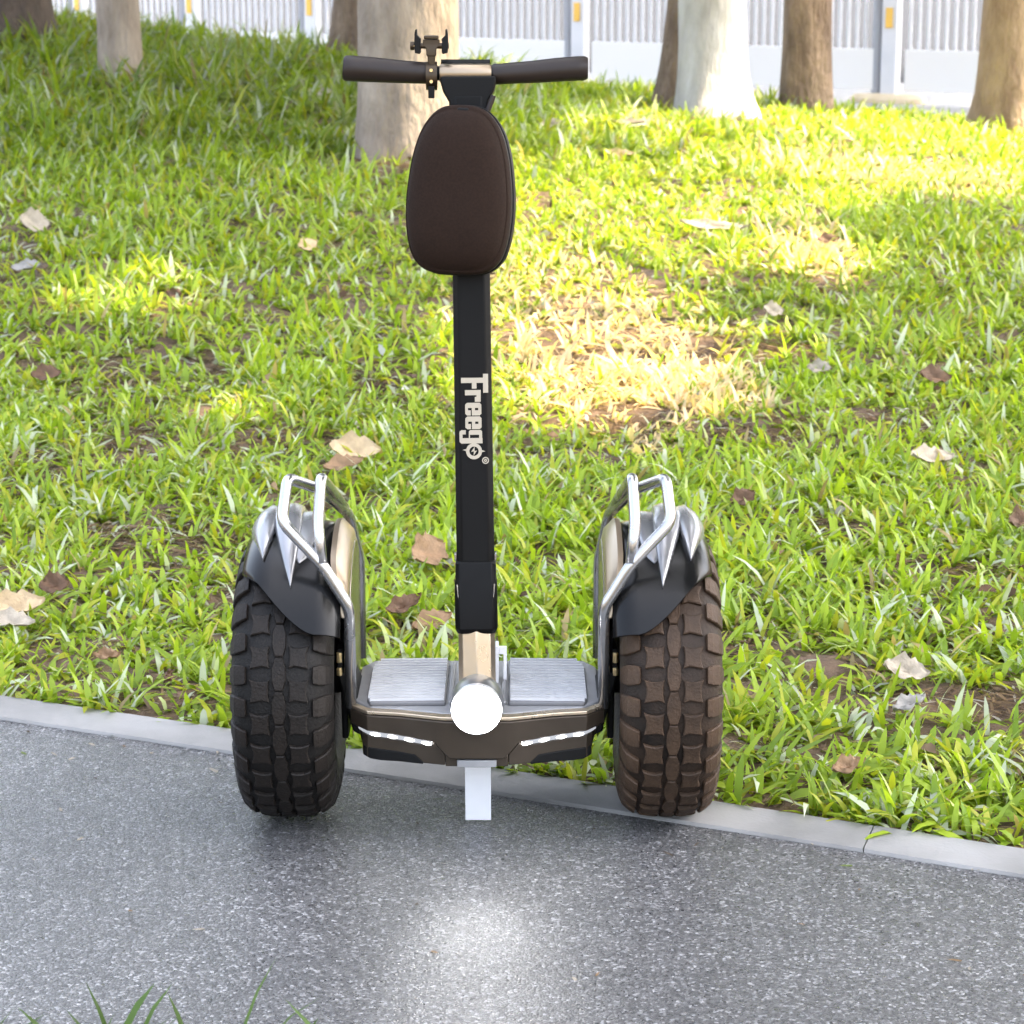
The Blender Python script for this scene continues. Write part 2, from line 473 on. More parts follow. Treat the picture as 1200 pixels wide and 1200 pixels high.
# ------------------------------------------------------------------ trees
def bark(name, a, b, scale=6, bump=.6):
    m, t, p = node_mat(name); L = t.links.new
    tc = t.nodes.new('ShaderNodeTexCoord'); mp = t.nodes.new('ShaderNodeMapping'); mp.inputs['Scale'].default_value = (1, 1, .35)
    L(tc.outputs['Object'], mp.inputs[0])
    n = t.nodes.new('ShaderNodeTexNoise'); n.inputs['Scale'].default_value = scale; n.inputs['Detail'].default_value = 8; n.inputs['Roughness'].default_value = .65
    L(mp.outputs[0], n.inputs['Vector'])
    r = t.nodes.new('ShaderNodeValToRGB'); r.color_ramp.elements[0].position = .36; r.color_ramp.elements[1].position = .66
    r.color_ramp.elements[0].color = (*a, 1); r.color_ramp.elements[1].color = (*b, 1)
    L(n.outputs['Fac'], r.inputs[0]); L(r.outputs[0], p.inputs['Base Color'])
    n2 = t.nodes.new('ShaderNodeTexNoise'); n2.inputs['Scale'].default_value = scale * 5; n2.inputs['Detail'].default_value = 6
    L(mp.outputs[0], n2.inputs['Vector'])
    b_ = t.nodes.new('ShaderNodeBump'); b_.inputs['Strength'].default_value = bump; b_.inputs['Distance'].default_value = .045
    L(n2.outputs['Fac'], b_.inputs['Height']); L(b_.outputs[0], p.inputs['Normal'])
    p.inputs['Roughness'].default_value = .85
    return m
M_BARK_GREY = bark('grey_bark', (.19, .148, .112), (.36, .295, .23))
M_BARK_PALE = bark('pale_bark', (.38, .35, .30), (.60, .57, .52), 5, .4)
M_BARK_BROWN = bark('brown_bark', (.14, .092, .060), (.32, .225, .15), 8, 1.0)
M_BARK_SUNLIT = bark('sunlit_tan_bark', (.26, .17, .10), (.46, .33, .20), 7, .9)  # tan bark with this trunk's sunlight put into its colour
M_BARK_DARK = bark('dark_bark', (.045, .032, .024), (.11, .078, .056), 8, .8)
M_LEAF = tint_mat('tree_leaf', .3, .5, .4)
LIT = [(.34, 3.9, .56, 1.35), (.40, 5.7, .62, 1.4), (.25, 7.2, .55, 1.0), (1.8, 8.6, 1.1, 1.3), (1.25, 5.5, .3, .6), (2.6, 10.6, 1.6, 1.8), (-.55, 7.8, .5, .42),
       (1.3, 10.6, .9, 1.1), (1.0, 7.2, .75, 1.0), (.8, 9.2, .8, .9), (2.75, 12.3, 1.0, .8), (1.45, 12.2, .8, .6), (.75, 10.9, .7, .5), (-1.2, 4.6, .3, .5), (1.0, 3.9, .22, .4), (-.6, 2.9, .2, .3)]

def tree(label, x, y, r, kind, lean=(0, 0), roots=.5, crown=(3.0, 6.2, 2.2), nleaf=5200, height=4.6, seed=0, cofs=(0, 0), bare=0):
    rs = np.random.default_rng(seed + 100)
    z = float(lawn_h(x, y))
    t = empty('tree', (x, y, z)); tag(t, label, 'tree', 'trees between the lawn and the fence')
    seg = 28; A = np.linspace(0, 2 * math.pi, seg, endpoint=False)
    ph = rs.uniform(0, 6.3, 4); rings = []
    zs = [-.12, -.03, .03, .08, .15, .25, .4, .6, .9, 1.3, 1.8, 2.5, 3.3, height]
    for h in zs:
        fl = roots * math.exp(-max(h, 0) / .16)
        rr = r * (1 - .35 * max(h, 0) / height)
        ring = []
        for a in A:
            q = 1 + .05 * math.sin(2 * a + ph[0] + h * .8) + .035 * math.sin(3 * a + ph[1] - h * 1.7) + .02 * math.sin(7 * a + ph[2] + h * 5)
            q += fl * (.45 + .55 * max(0, math.sin(4 * a + ph[3])) ** 1.5)
            ring.append((lean[0] * h + rr * q * math.cos(a), lean[1] * h + rr * q * math.sin(a), h))
        rings.append(ring)
    MB().loft(rings).build('trunk', kind, t, 180)
    top = Vector((lean[0] * height, lean[1] * height, height - .25))
    cc = Vector((cofs[0], cofs[1], 0)) + Vector((top.x, top.y, crown[1]))
    for i in range(5):
        a = i * 1.257 + rs.uniform(-.3, .3)
        e = cc + Vector((math.cos(a) * crown[0] * .7, math.sin(a) * crown[0] * .7, rs.uniform(-.4, .9) * crown[2] * .6))
        mid = top.lerp(e, .5) + Vector((0, 0, .35))
        MB().tube([top, mid, e], [r * .42, r * .26, r * .07], 8).build('limb', kind, t, 180)
    # crown: leaf clumps scattered through an uneven volume
    n = nleaf; nc = 46
    cd = rs.normal(0, 1, (nc, 3)); cd /= np.linalg.norm(cd, axis=1)[:, None]
    cd *= (rs.uniform(.25, 1, (nc, 1)) ** .6) * np.array([crown[0], crown[0], crown[2]])
    w_ = rs.integers(0, nc, n)
    P = cd[w_] + rs.normal(0, 1, (n, 3)) * np.array([.55, .55, .38]) * crown[0] / 3
    P += np.array(cc)
    Wd = P + np.array([x, y, z])
    g = Wd - np.array(TO_SUN) * ((Wd[:, 2] - .2) / TO_SUN.z)[:, None]
    ok = np.ones(n, bool)
    for cx, cy, ra, rb_ in LIT:
        if ra > 0: ok &= ((g[:, 0] - cx) / ra) ** 2 + ((g[:, 1] - cy) / rb_) ** 2 > 1
    P = P[ok]; n = len(P)
    d = rs.normal(0, 1, (n, 3)); d /= np.linalg.norm(d, axis=1)[:, None]
    u = np.cross(d, rs.normal(0, 1, (n, 3))); u /= np.linalg.norm(u, axis=1)[:, None]
    L_ = rs.uniform(.13, .24, (n, 1)); W_ = L_ * .42
    V = np.stack([P - d * L_, P + u * W_, P + d * L_, P - u * W_], 1).reshape(-1, 3)
    T = (np.arange(n) * 4)[:, None] + np.array([[0, 1, 2, 3]])
    c = np.repeat(np.array([.05, .085, .022]) * rs.uniform(.6, 1.6, (n, 1)), 4, 0)
    link('crown', np_mesh('crown', V, T, c), M_LEAF, t)
    return t

tree('thick grey-brown tree trunk directly behind the handlebar', -.43, 7.85, .235, M_BARK_GREY, (.0, .02), .25, (3.2, 6.6, 2.2), 7500, seed=1, cofs=(1.4, 0))
tree('dark brown tree trunk cut off by the top left corner', -3.0, 11.7, .25, M_BARK_DARK, (-.02, 0), .3, (2.6, 6.4, 2.0), 3000, seed=2)
tree('slim half-shaded grey tree trunk on the left hump of grass', -2.082, 10.05, .115, M_BARK_GREY, (.0, 0), .18, (2.0, 6.0, 1.6), 2500, seed=3)
tree('brown tree trunk half hidden left of the thick middle trunk', -.93, 12.8, .20, M_BARK_BROWN, (.06, 0), .35, (2.6, 6.6, 2.0), 4500, seed=4, cofs=(1.2, 0))
tree('slender grey-brown leaning trunk touching the whitish trunk', 1.0, 11.05, .11, M_BARK_BROWN, (.09, 0), .5, (1.8, 5.8, 1.5), 2500, seed=5)
tree('whitish smooth-barked tree trunk right of the handlebar', 1.21, 11.0, .205, M_BARK_PALE, (.0, 0), .6, (3.0, 6.6, 2.2), 6500, seed=6, cofs=(.3, -.8))
tree('brown tree trunk standing alone between whitish trunk and right edge', 1.906, 12.25, .165, M_BARK_BROWN, (.0, 0), .3, (2.8, 6.4, 2.0), 5500, seed=7, cofs=(.6, -1.2))
tree('broad sunlit tree trunk cut off by the right edge', 3.25, 12.35, .26, M_BARK_SUNLIT, (.02, 0), .35, (3.2, 6.8, 2.2), 6500, seed=8, cofs=(.5, -2.2))
tree('unseen leafy tree added beyond the right edge to shade the lawn', 4.4, 4.6, .2, M_BARK_GREY, (-.05, 0), .3, (3.3, 6.0, 2.0), 8500, seed=9, cofs=(-1.0, .2))  # this and the next two: unseen trees added to shade scooter and lawn
tree('unseen leafy tree added right of the scooter to shade it', 4.9, .6, .2, M_BARK_GREY, (-.04, 0), .3, (3.2, 6.2, 2.0), 8500, seed=10, cofs=(-1.0, .0))
tree('unseen leafy tree added right of the middle lawn to shade it', 6.0, 8.6, .2, M_BARK_GREY, (-.04, 0), .3, (3.4, 6.4, 2.0), 8500, seed=11, cofs=(-1.0, .0))
tree('unseen tree added behind the fence to shade it, hidden by the brown trunk', 3.4, 25, .2, M_BARK_GREY, (0, 0), .3, (4.6, 6.6, 2.0), 7500, seed=12, cofs=(1.4, -4.2))  # this and the next two: trees put in out of sight to shade the fence
tree('unseen tree added behind the fence to shade it, hidden by the thick trunk', -1.16, 25, .2, M_BARK_GREY, (0, 0), .3, (4.6, 6.6, 2.0), 7500, seed=13, cofs=(1.4, -3.6))
tree('unseen tree added off to the right to shade the fence', 9.0, 17.5, .2, M_BARK_GREY, (0, 0), .3, (4.2, 6.6, 2.0), 7000, seed=14, cofs=(-1, 0))

# ------------------------------------------------------------------ fence
M_FENCE = mat('white_fence_paint', (.64, .645, .665), .45, col2=(.70, .70, .72), scale=4)
M_BOARD = mat('white_board', (.80, .78, .75), .5)
M_POST_GREY = mat('grey_steel', (.34, .35, .38), .5, .2)
M_REFL = mat('amber_reflector', (.85, .52, .10), .3)
M_FOOT = mat('tan_footing', (.62, .49, .32), .8, col2=(.70, .58, .40), scale=12)
fence = empty('fence', (0, fence_y(0), .012)); tag(fence, 'white metal railing fence with vertical bars behind the trees', 'fence')
u = Vector((1, -.687, 0)).normalized(); nrm = Vector((-u.y, u.x, 0)); frz = math.atan2(u.y, u.x)
SP = 1.24 / u.x
def rbox(name, sx, sy, z0, z1, m, bevel=.006):
    return MB().box(-sx / 2, sx / 2, -sy / 2, sy / 2, z0, z1), m, bevel
proto = {}
def fence_part(name, s, k, builder):
    key = builder[0]
    if key not in proto:
        oo = builder[1]().build(name, builder[2], fence, 40, .004); proto[key] = oo
    else:
        oo = proto[key].copy(); COL.objects.link(oo)
    p_ = u * s + nrm * k
    oo.location = (p_.x, p_.y, 0); oo.rotation_euler = (0, 0, frz)
    oo.parent = fence
    return oo
s0 = 3.13 / u.x
posts = [s0 - SP * i for i in range(-3, 9)]
for s in posts:
    po = fence_part('post', s, 0, ('post', lambda: MB().box(-.065, .065, -.05, .05, 0, 1.42), M_FENCE))
    fence_part('side_post', s - .125, .02, ('side', lambda: MB().cyl((0, 0, 0), (0, 0, 1.4), .05, 14), M_POST_GREY))
    fence_part('footing', s - .02, 0, ('foot', lambda: MB().loft([[(.34 * q * math.cos(a), .16 * q * math.sin(a), h) for a in np.linspace(0, 6.283, 20, endpoint=False)] for q, h in ((1, 0), (.98, .04), (.85, .065), (.4, .075))]), M_FOOT))
    if 'refl' not in proto:
        ro = MB().box(-.03, .03, -.066, -.052, .60, .76).build('reflector', M_REFL, None, 40, .004); proto['refl'] = ro
    else:
        ro = proto['refl'].copy(); COL.objects.link(ro)
    ro.parent = po
for a_, b_ in zip(posts[1:], posts[:-1]):
    m_ = (a_ + b_) / 2; ln = SP - .27
    fence_part('kick_board', m_, -.012, ('kick', lambda: MB().box(-ln / 2, ln / 2, -.012, .012, .10, .43), M_BOARD))
    fence_part('rail', m_, .035, ('rail', lambda: MB().box(-ln / 2, ln / 2, -.02, .02, 1.20, 1.26), M_FENCE))
    nb = 16
    for j in range(nb):
        s = a_ + .16 + (SP - .32) * j / (nb - 1)
        fence_part('bar', s, .012, ('bar', lambda: MB().cyl((0, 0, .12), (0, 0, 1.3), .0165, 8), M_FENCE))

# ------------------------------------------------------------------ fallen leaves and litter
def leaf_mat(name, c): return mat(name, c, .7, col2=tuple(min(1, q * 1.35) for q in c), scale=60, bump=.3, bscale=200)
LM = {'cream': leaf_mat('cream_leaf', (.36, .27, .16)), 'white': leaf_mat('bleached_leaf', (.275, .235, .18)), 'tan': leaf_mat('tan_leaf', (.19, .115, .06)),
      'brown': leaf_mat('brown_leaf', (.075, .038, .018)), 'grey': leaf_mat('grey_leaf', (.22, .205, .185))}
def fallen(x, y, L_, W_, col, label, rz, tilt=.35, curl=.6, name='fallen_leaf', lift=.045, cat='leaf', thick=.0012):
    rs = np.random.default_rng(int(abs(x * 1000) + abs(y * 77)))
    nu, nv = 13, 7; top = []; bot = []
    for i in range(nu):
        t = i / (nu - 1)
        hw = W_ / 2 * (math.sin(math.pi * min(1, t * .97 + .02)) ** .75) * (1 + .16 * math.sin(t * 19 + rs.uniform(0, 1)))
        for j in range(nv):
            v_ = j / (nv - 1) * 2 - 1
            xx = (t - .5) * L_; yy = v_ * hw
            zz = curl * (v_ * v_) * hw * .8 + curl * (t - .5) ** 2 * L_ * .7 + .004 * math.sin(9 * t + 4 * v_) + .0022 * math.sin(31 * t) * v_ - .0035 * math.exp(-(v_ / .2) ** 2) + .0016 * math.sin(44 * t + 9 * abs(v_)) * abs(v_)
            top.append((xx, yy, zz + thick / 2)); bot.append((xx, yy, zz - thick / 2))
    f = []; n0 = nu * nv
    for i in range(nu - 1):
        for j in range(nv - 1):
            a = i * nv + j
            f.append((a, a + 1, a + nv + 1, a + nv)); f.append((a + n0, a + nv + n0, a + nv + 1 + n0, a + 1 + n0))
    border = [j for j in range(nv)] + [i * nv + nv - 1 for i in range(1, nu)] + [(nu - 1) * nv + j for j in range(nv - 2, -1, -1)] + [i * nv for i in range(nu - 2, 0, -1)]
    for a, b in zip(border, border[1:] + border[:1]): f.append((a, b, b + n0, a + n0))
    o = link(name, mesh(top + bot, f, name), LM[col], None, 60)
    o.location = (x, y, float(lawn_h(x, y)) + lift)
    o.rotation_euler = (tilt, rs.uniform(-.25, .25), rz)
    tag(o, label, cat, 'fallen leaves on the lawn')
    return o
for a in [
    (-.332, 2.30, .125, .075, 'cream', 'large cream dry leaf on the grass above the left fender', .1, .7, .6),
    (-.35, 2.16, .10, .05, 'tan', 'yellowish tan leaf lying just under the large cream leaf', .3, .5, .4),
    (-.125, 1.38, .10, .075, 'tan', 'broad tan dry leaf touching the pole on its left', .9, .8, .5),
    (-.160, .985, .10, .035, 'brown', 'narrow dark brown leaf above the left foot mat', .85, .6, .7),
    (-.100, .88, .085, .045, 'tan', 'pointed pinkish tan leaf right behind the left foot mat', .5, .6, .4),
    (-1.246, 3.20, .085, .06, 'brown', 'dark brown leaf in the grass by the left edge', .2, .6, .4),
    (-1.739, 5.67, .12, .10, 'white', 'pale round leaf standing in grass near the left edge', .6, .9, .4),
    (-1.60, 4.80, .12, .06, 'grey', 'bleached grey leaf at the left edge below the pale round leaf', -.4, .5, .6),
    (1.225, 3.18, .10, .06, 'brown', 'brown leaf on the grass in the right part of the lawn', .3, .7, .4),
    (1.053, 2.20, .13, .06, 'white', 'long whitish dry leaf on the lawn at far right', .5, .5, .6),
    (.741, .566, .085, .05, 'white', 'crumpled whitish leaf beside the bare soil right of the scooter', .1, .7, .5),
    (-.905, .985, .12, .06, 'cream', 'cream withered leaf at the left edge above the kerb', .3, .6, .8),
    (-.895, .90, .10, .05, 'white', 'flat pale leaf at the left edge, nearest the kerb', -.2, .35, .4),
    (-1.043, 4.37, .07, .035, 'brown', 'small brown leaf sticking up in the upper left lawn', -.6, 1.0, .4),
    (.718, .38, .065, .03, 'grey', 'small torn grey leaf below the crumpled whitish leaf', .4, .4, .5),
    (.575, .07, .06, .03, 'tan', 'small tan leaf at the kerb right of the right tyre', .4, .6, .6),
    (-.938, 9.7, .16, .11, 'grey', 'blurred greyish leaf on the hump left of the thick trunk', 1.0, .9, .4),
    (.685, 9.45, .26, .05, 'white', 'long whitish leaf in front of the whitish trunk', -.25, .3, .6),
    (.48, 9.9, .12, .08, 'grey', 'round greyish leaf under the right handlebar grip', .2, .8, .4),
    (-.678, .68, .05, .025, 'tan', 'small striped tan leaf in grass above the left kerb', .2, .6, .6),
    (-.551, .56, .045, .02, 'brown', 'small upright brown leaf next to the kerb, left of the left tyre', 1.4, 1.2, .3),
    (-.857, 1.15, .06, .05, 'brown', 'brown crumpled leaf above the cream leaf at lower left', .2, .7, .5),
    (1.151, 1.61, .07, .06, 'brown', 'brown leaf cut off by the right edge of the view', .5, .8, .4),
    (.917, 3.28, .07, .045, 'white', 'small pale leaf in the right lawn beside the brown leaf', -.4, .7, .5),
    (.876, 4.17, .08, .05, 'white', 'small whitish leaf below the long pale bark strip', .5, .9, .5),
    (1.235, 5.66, .09, .05, 'brown', 'small brown leaf right of the long pale bark strip', .2, .6, .5),
    (-.687, 5.25, .13, .05, 'cream', 'cream leaf in the grass left of the bag', 1.1, .8, .6),
    (.247, 9.1, .12, .06, 'white', 'pale leaf close to the bag on its right side', .2, .7, .5),
    (.568, 1.82, .07, .045, 'brown', 'brown leaf just above the right tyre', .6, .7, .5),
    (.30, 8.3, .13, .05, 'brown', 'reddish brown leaf on the sunny grass right of the bag', .9, .8, .5),
    (.55, 8.0, .15, .05, 'cream', 'cream curled leaf on sunny grass right of the bag', -.2, .5, .6)]:
    fallen(*a)
fallen(.819, 5.87, .27, .045, 'white', 'long whitish strip of bark lying on the grass right of the bag', .12, .7, .35, 'bark_strip', .05, 'bark', .004)
# fine leaf litter
N = 420
x, y = scatter(N, 3.8, 12); keep = y > kerb_y(x) + .03; x, y = x[keep], y[keep]; N = len(x)
d = RNG.normal(0, 1, (N, 3)) * np.array([1, 1, .5]); d /= np.linalg.norm(d, axis=1)[:, None]
e = np.cross(d, RNG.normal(0, 1, (N, 3))); e /= np.linalg.norm(e, axis=1)[:, None]
P = np.stack([x, y, lawn_h(x, y) + RNG.uniform(.008, .035, N)], 1)
L_ = RNG.uniform(.008, .022, (N, 1)); W_ = L_ * RNG.uniform(.3, .7, (N, 1)); up = np.cross(d, e) * L_ * .3
V = np.stack([P - d * L_, P - d * L_ * .3 + e * W_ + up, P + d * L_ * .4 + e * W_ * .8 + up, P + d * L_, P + d * L_ * .3 - e * W_ + up, P - d * L_ * .4 - e * W_ * .8 + up], 1).reshape(-1, 3)
T = (np.arange(N) * 6)[:, None] + np.array([[0, 1, 2, 3, 4, 5]])
pal = np.array([(.36, .35, .33), (.10, .055, .03), (.22, .15, .09), (.07, .04, .022)])[RNG.integers(0, 4, N)] * RNG.uniform(.7, 1.2, (N, 1))
o = link('leaf_litter', np_mesh('leaf_litter', V, T, np.repeat(pal, 6, 0)), tint_mat('litter', .15, .7, .3))
tag(o, 'scattered bits of dry leaf and straw among the grass', 'leaf litter', kind='stuff')

# ------------------------------------------------------------------ scooter
M_RUB = [None, None]
def rubber(name, brown_mix, col, brown_col):
    m, t, p = node_mat(name); L = t.links.new
    tc = t.nodes.new('ShaderNodeTexCoord')
    n = t.nodes.new('ShaderNodeTexNoise'); n.inputs['Scale'].default_value = 11; n.inputs['Detail'].default_value = 9; n.inputs['Roughness'].default_value = .65
    L(tc.outputs['Object'], n.inputs['Vector'])
    r = t.nodes.new('ShaderNodeMapRange'); r.inputs[1].default_value = .3; r.inputs[2].default_value = .75; r.inputs[3].default_value = 0; r.inputs[4].default_value = brown_mix
    L(n.outputs['Fac'], r.inputs[0])
    x = t.nodes.new('ShaderNodeMix'); x.data_type = 'RGBA'; x.inputs[6].default_value = (*col, 1); x.inputs[7].default_value = (*brown_col, 1)
    L(r.outputs[0], x.inputs[0]); L(x.outputs[2], p.inputs['Base Color'])
    p.inputs['Roughness'].default_value = .62
    p.inputs['Specular IOR Level'].default_value = .25
    n2 = t.nodes.new('ShaderNodeTexNoise'); n2.inputs['Scale'].default_value = 260
    L(tc.outputs['Object'], n2.inputs['Vector'])
    b = t.nodes.new('ShaderNodeBump'); b.inputs['Strength'].default_value = .45; b.inputs['Distance'].default_value = .003
    L(n2.outputs['Fac'], b.inputs['Height']); L(b.outputs[0], p.inputs['Normal'])
    return m
M_RUB[0] = rubber('black_rubber', .7, (.003, .0026, .0023), (.018, .012, .008))
M_RUB[1] = rubber('dusty_warmlit_rubber', 1.0, (.009, .0058, .0038), (.075, .044, .025))  # right tyre's brown mixes dust with the warm side light
M_CARC = [rubber('black_carcass', .3, (.003, .0028, .0026), (.016, .011, .0075)), rubber('dusty_warmlit_carcass', .8, (.006, .0042, .003), (.050, .029, .0165))]  # second carcass holds the same warm side light in its brown
M_GLOSS = mat('gloss_black_plastic', (.005, .005, .0052), .2, spec=.2)
M_SATIN = mat('satin_black', (.0035, .0034, .0033), .5, bump=.05, bscale=400, dist=.001, spec=.13)
M_MATT = mat('matt_black', (.003, .003, .003), .6, spec=.2)
M_SILVER = mat('silver_paint', (.42, .42, .425), .2, .9, rough2=.28, scale=30)
M_FIN = mat('silver_plastic', (.27, .27, .28), .25, .6)
M_BRONZE = mat('bronze_black_paint', (.042, .032, .023), .33, .4, col2=(.052, .040, .029), scale=14, spec=.4)
M_DECK = mat('deck_grey', (.23, .23, .235), .42, .25, col2=(.27, .27, .275), scale=25, bump=.1, bscale=300, dist=.001)
M_MAT = mat('ribbed_rubber_mat', (.34, .34, .35), .5, col2=(.40, .40, .405), scale=18)
M_MATB = mat('mat_base_rubber', (.12, .12, .125), .5)
M_BEZEL = mat('satin_reflector', (.6, .6, .61), .35, .6)
M_HOUSE = mat('grey_metal', (.14, .14, .145), .3, .6)
M_CHAMP = mat('champagne_metal', (.55, .45, .33), .26, .85, rough2=.34, scale=22)
M_GOLD = mat('brass', (.75, .58, .30), .3, .8)
M_BAG = mat('brown_bag_shell', (.014, .0078, .005), .8, col2=(.019, .0105, .007), spec=.12, scale=300, bump=.6, bscale=1400, dist=.0008)
M_BAGS = mat('dark_bag_side', (.008, .005, .004), .6, spec=.3, bump=.2, bscale=700, dist=.0006)
M_GRIP = mat('brown_rubber_grip', (.013, .0075, .005), .5, spec=.35)
M_CREAM = mat('cream_print', (.36, .32, .25), .6, spec=.2)
M_WHITE = mat('white_paint', (.86, .86, .88), .4)
M_CHEEK = mat('satin_bronze', (.30, .235, .165), .3, .75)
M_PANEL = mat('dark_side_panel', (.16, .135, .105), .26, .7)

sc = empty('scooter', (0, 0, .0035))
tag(sc, 'black two-wheeled self-balancing scooter with knobby tyres and a lit headlight', 'scooter')

WR = .216; WX = .283; WZ = .2128
RBX = [0, .03, .048, .062, .072, .078, .080, .077]; RBR = [.2085, .2078, .2042, .195, .180, .163, .147, .128]
def rb(x): return float(np.interp(abs(x), RBX[:7], RBR[:7]))
prof = [(-x, r) for x, r in zip(RBX, RBR)][::-1] + [(x, r) for x, r in zip(RBX, RBR)][1:]
prof = [(-.062, .112)] + prof + [(.062, .112)]
def lathe(profile, seg=64):
    return MB().loft([[(x, r * math.sin(a), r * math.cos(a)) for x, r in profile] for a in np.linspace(0, 2 * math.pi, seg + 1)[:]], closed=True, caps=False)
def lug(poly, hgt, inset=.88):
    n_ = len(poly); cx = sum(p[0] for p in poly) / n_; cs = sum(p[1] for p in poly) / n_
    rings = []
    for k_, up_ in ((1.0, -.005), (1.0, hgt * .75), (inset, hgt)):
        ring = []
        for x_, s_ in poly:
            x_ = cx + (x_ - cx) * k_; s_ = cs + (s_ - cs) * k_
            r_ = rb(x_) + up_ * (1 if abs(x_) < .055 else .85); a_ = s_ / .21
            # shoulder blocks lean outward
            xo = x_ + (0 if abs(x_) < .055 else math.copysign(max(up_, 0) * .55, x_))
            ring.append((xo, r_ * math.sin(a_), r_ * math.cos(a_)))
        rings.append(ring)
    return MB().loft(rings)
NT = 27; pitch = 2 * math.pi * .21 / NT
def blk(sg):   # waisted inner block
    p_ = [(.0145, -.40), (.024, -.33), (.034, -.37), (.045, -.42), (.042, -.12), (.042, .14), (.046, .42), (.035, .35), (.025, .34), (.0145, .40), (.0165, .12), (.0165, -.12)]
    return [(sg * x_, s_ * pitch * .82) for x_, s_ in p_]
def shoulder(sg):
    rings = []
    for x_, s0, s1, h_ in ((.0505, -.25, .20, .0), (.0525, -.29, .24, .0075), (.060, -.33, .28, .0085), (.067, -.36, .31, .0080), (.0735, -.33, .29, .0065), (.078, -.28, .24, .0045), (.0795, -.20, .18, .0)):
        ring = []
        for s_, k_ in ((s0, -.4), (s0 * .99, .75), (s0 * .9, 1.0), ((s0 + s1) / 2, 1.02), (s1 * .88, 1.0), (s1 * .99, .75), (s1, -.4)):
            a_ = s_ * pitch / .21; r_ = rb(x_) + (h_ * k_ if k_ > 0 else -.003)
            xo = x_ + (max(k_, 0) * h_ * .45 if x_ > .06 else 0)
            ring.append((sg * xo, r_ * math.sin(a_), r_ * math.cos(a_)))
        rings.append(ring)
    return MB().loft(rings)
rib = [(-.006, -.5), (.006, -.5), (.0105, -.2), (.0105, .2), (.006, .5), (-.006, .5), (-.0105, .2), (-.0105, -.2)]
rib = [(x_, s_ * pitch * .97) for x_, s_ in rib]
for si, side in enumerate((-1, 1)):
    ty = lathe(prof).build('tyre', M_CARC[si], sc, 180)
    ty.location = (side * WX, 0, WZ)
    ty.scale = (.935, 1, 1)
    if si: ty['label'] = 'dusty brown tyre with warm side light in its colour'
    if not si:
        LUGS = []
        for sg in (-1, 1):
            LUGS.append((mesh(*(lambda q: (q.v, q.f))(lug(blk(sg), .0058))), 0))
            LUGS.append((mesh(*(lambda q: (q.v, q.f))(shoulder(sg))), .5))
        LUGS.append((mesh(*(lambda q: (q.v, q.f))(lug(rib, .0055, .93))), .5))
        for me, _ in LUGS: me.materials.append(None)
    for me, ph in LUGS:
        for k in range(NT):
            b = bpy.data.objects.new('tread_block', me); COL.objects.link(b); b.parent = ty
            b.material_slots[0].link = 'OBJECT'; b.material_slots[0].material = M_RUB[si]
            b.rotation_euler = ((k + ph) * 2 * math.pi / NT, 0, 0)
    # rim with hub
    rp = [(-.058, .10), (-.062, .122), (-.055, .124), (-.045, .112), (.045, .112), (.055, .124), (.062, .122), (.058, .10), (.03, .09), (-.03, .09)]
    rm = lathe(rp, 48).build('rim', M_SATIN, sc, 40); rm.location = (side * WX, 0, WZ); rm.scale = (.935, 1, 1)
    MB().cyl((-.05, 0, 0), (.05, 0, 0), .092, 40).build('hub', M_SATIN, rm, 40, .004)

    # fender shell
    th = np.linspace(0, 1, 30); nxn = 17; rings = []
    xi, xo = .196, .343
    def fsurf(x_, a_, dr=0.):
        q = (abs(x_) - xi) / (xo - xi)
        r_ = .234 + dr - .026 * max(0, (q - .72) / .28) ** 2 - .016 * max(0, (.22 - q) / .22) ** 2
        r_ -= .004 * max(0, (-a_ - R(30)) / R(30)) ** 2
        return (side * abs(x_), r_ * math.sin(a_), WZ + r_ * math.cos(a_))
    outer = []; inner = []
    for t_ in th:
        ro = []; ri = []
        for j in range(nxn):
            q = j / (nxn - 1); x_ = xi + (xo - xi) * q
            a0 = -R(59) + R(31) * max(0, (q - .25) / .75) ** 1.5; a1 = R(66) - R(20) * q ** 2
            a_ = a0 + (a1 - a0) * t_
            ro.append(fsurf(x_, a_)); ri.append(fsurf(x_, a_, -.006))
        outer.append(ro); inner.append(ri)
    v = [p for r_ in outer for p in r_] + [p for r_ in inner for p in r_]; n0 = len(th) * nxn; f = []
    for i in range(len(th) - 1):
        for j in range(nxn - 1):
            a = i * nxn + j
            f += [(a, a + 1, a + nxn + 1, a + nxn), (a + n0, a + nxn + n0, a + nxn + 1 + n0, a + 1 + n0)]
    bd = list(range(nxn)) + [i * nxn + nxn - 1 for i in range(1, len(th))] + [(len(th) - 1) * nxn + j for j in range(nxn - 2, -1, -1)] + [i * nxn for i in range(len(th) - 2, 0, -1)]
    f += [(a, b, b + n0, a + n0) for a, b in zip(bd, bd[1:] + bd[:1])]
    fd = MB().add(v, f).build('fender', M_GLOSS, sc, 60)
    # silver fins on the fender
    def fin(x0, a0, x1, a1, w0, hgt, blunt=False):
        rings = []
        for i in range(17):
            t_ = i / 16; x_ = x0 + (x1 - x0) * max(0, (t_ - .35) / .65); a_ = a0 + (a1 - a0) * t_
            w_ = w0 * (math.sqrt(max(0, 1 - t_ ** 3)) if blunt else (1 - max(0, (t_ - .42) / .58) ** 1.5)) + .0012; h_ = hgt * (1 - .80 * t_ ** 1.5)
            ring = []
            for q, up_ in ((-1, -1), (-1, .55), (-.85, .82), (-.3, 1), (.4, .95), (.85, .75), (1, .5), (1, -1)):
                ring.append(fsurf(x_ + q * w_ / 2, a_, (up_ * h_) if up_ > 0 else -.004))
            rings.append(ring)
        MB().loft(rings).build('fender_fin', M_FIN, fd, 50)
    fin(.319, R(26), .311, -R(28), .042, .027)
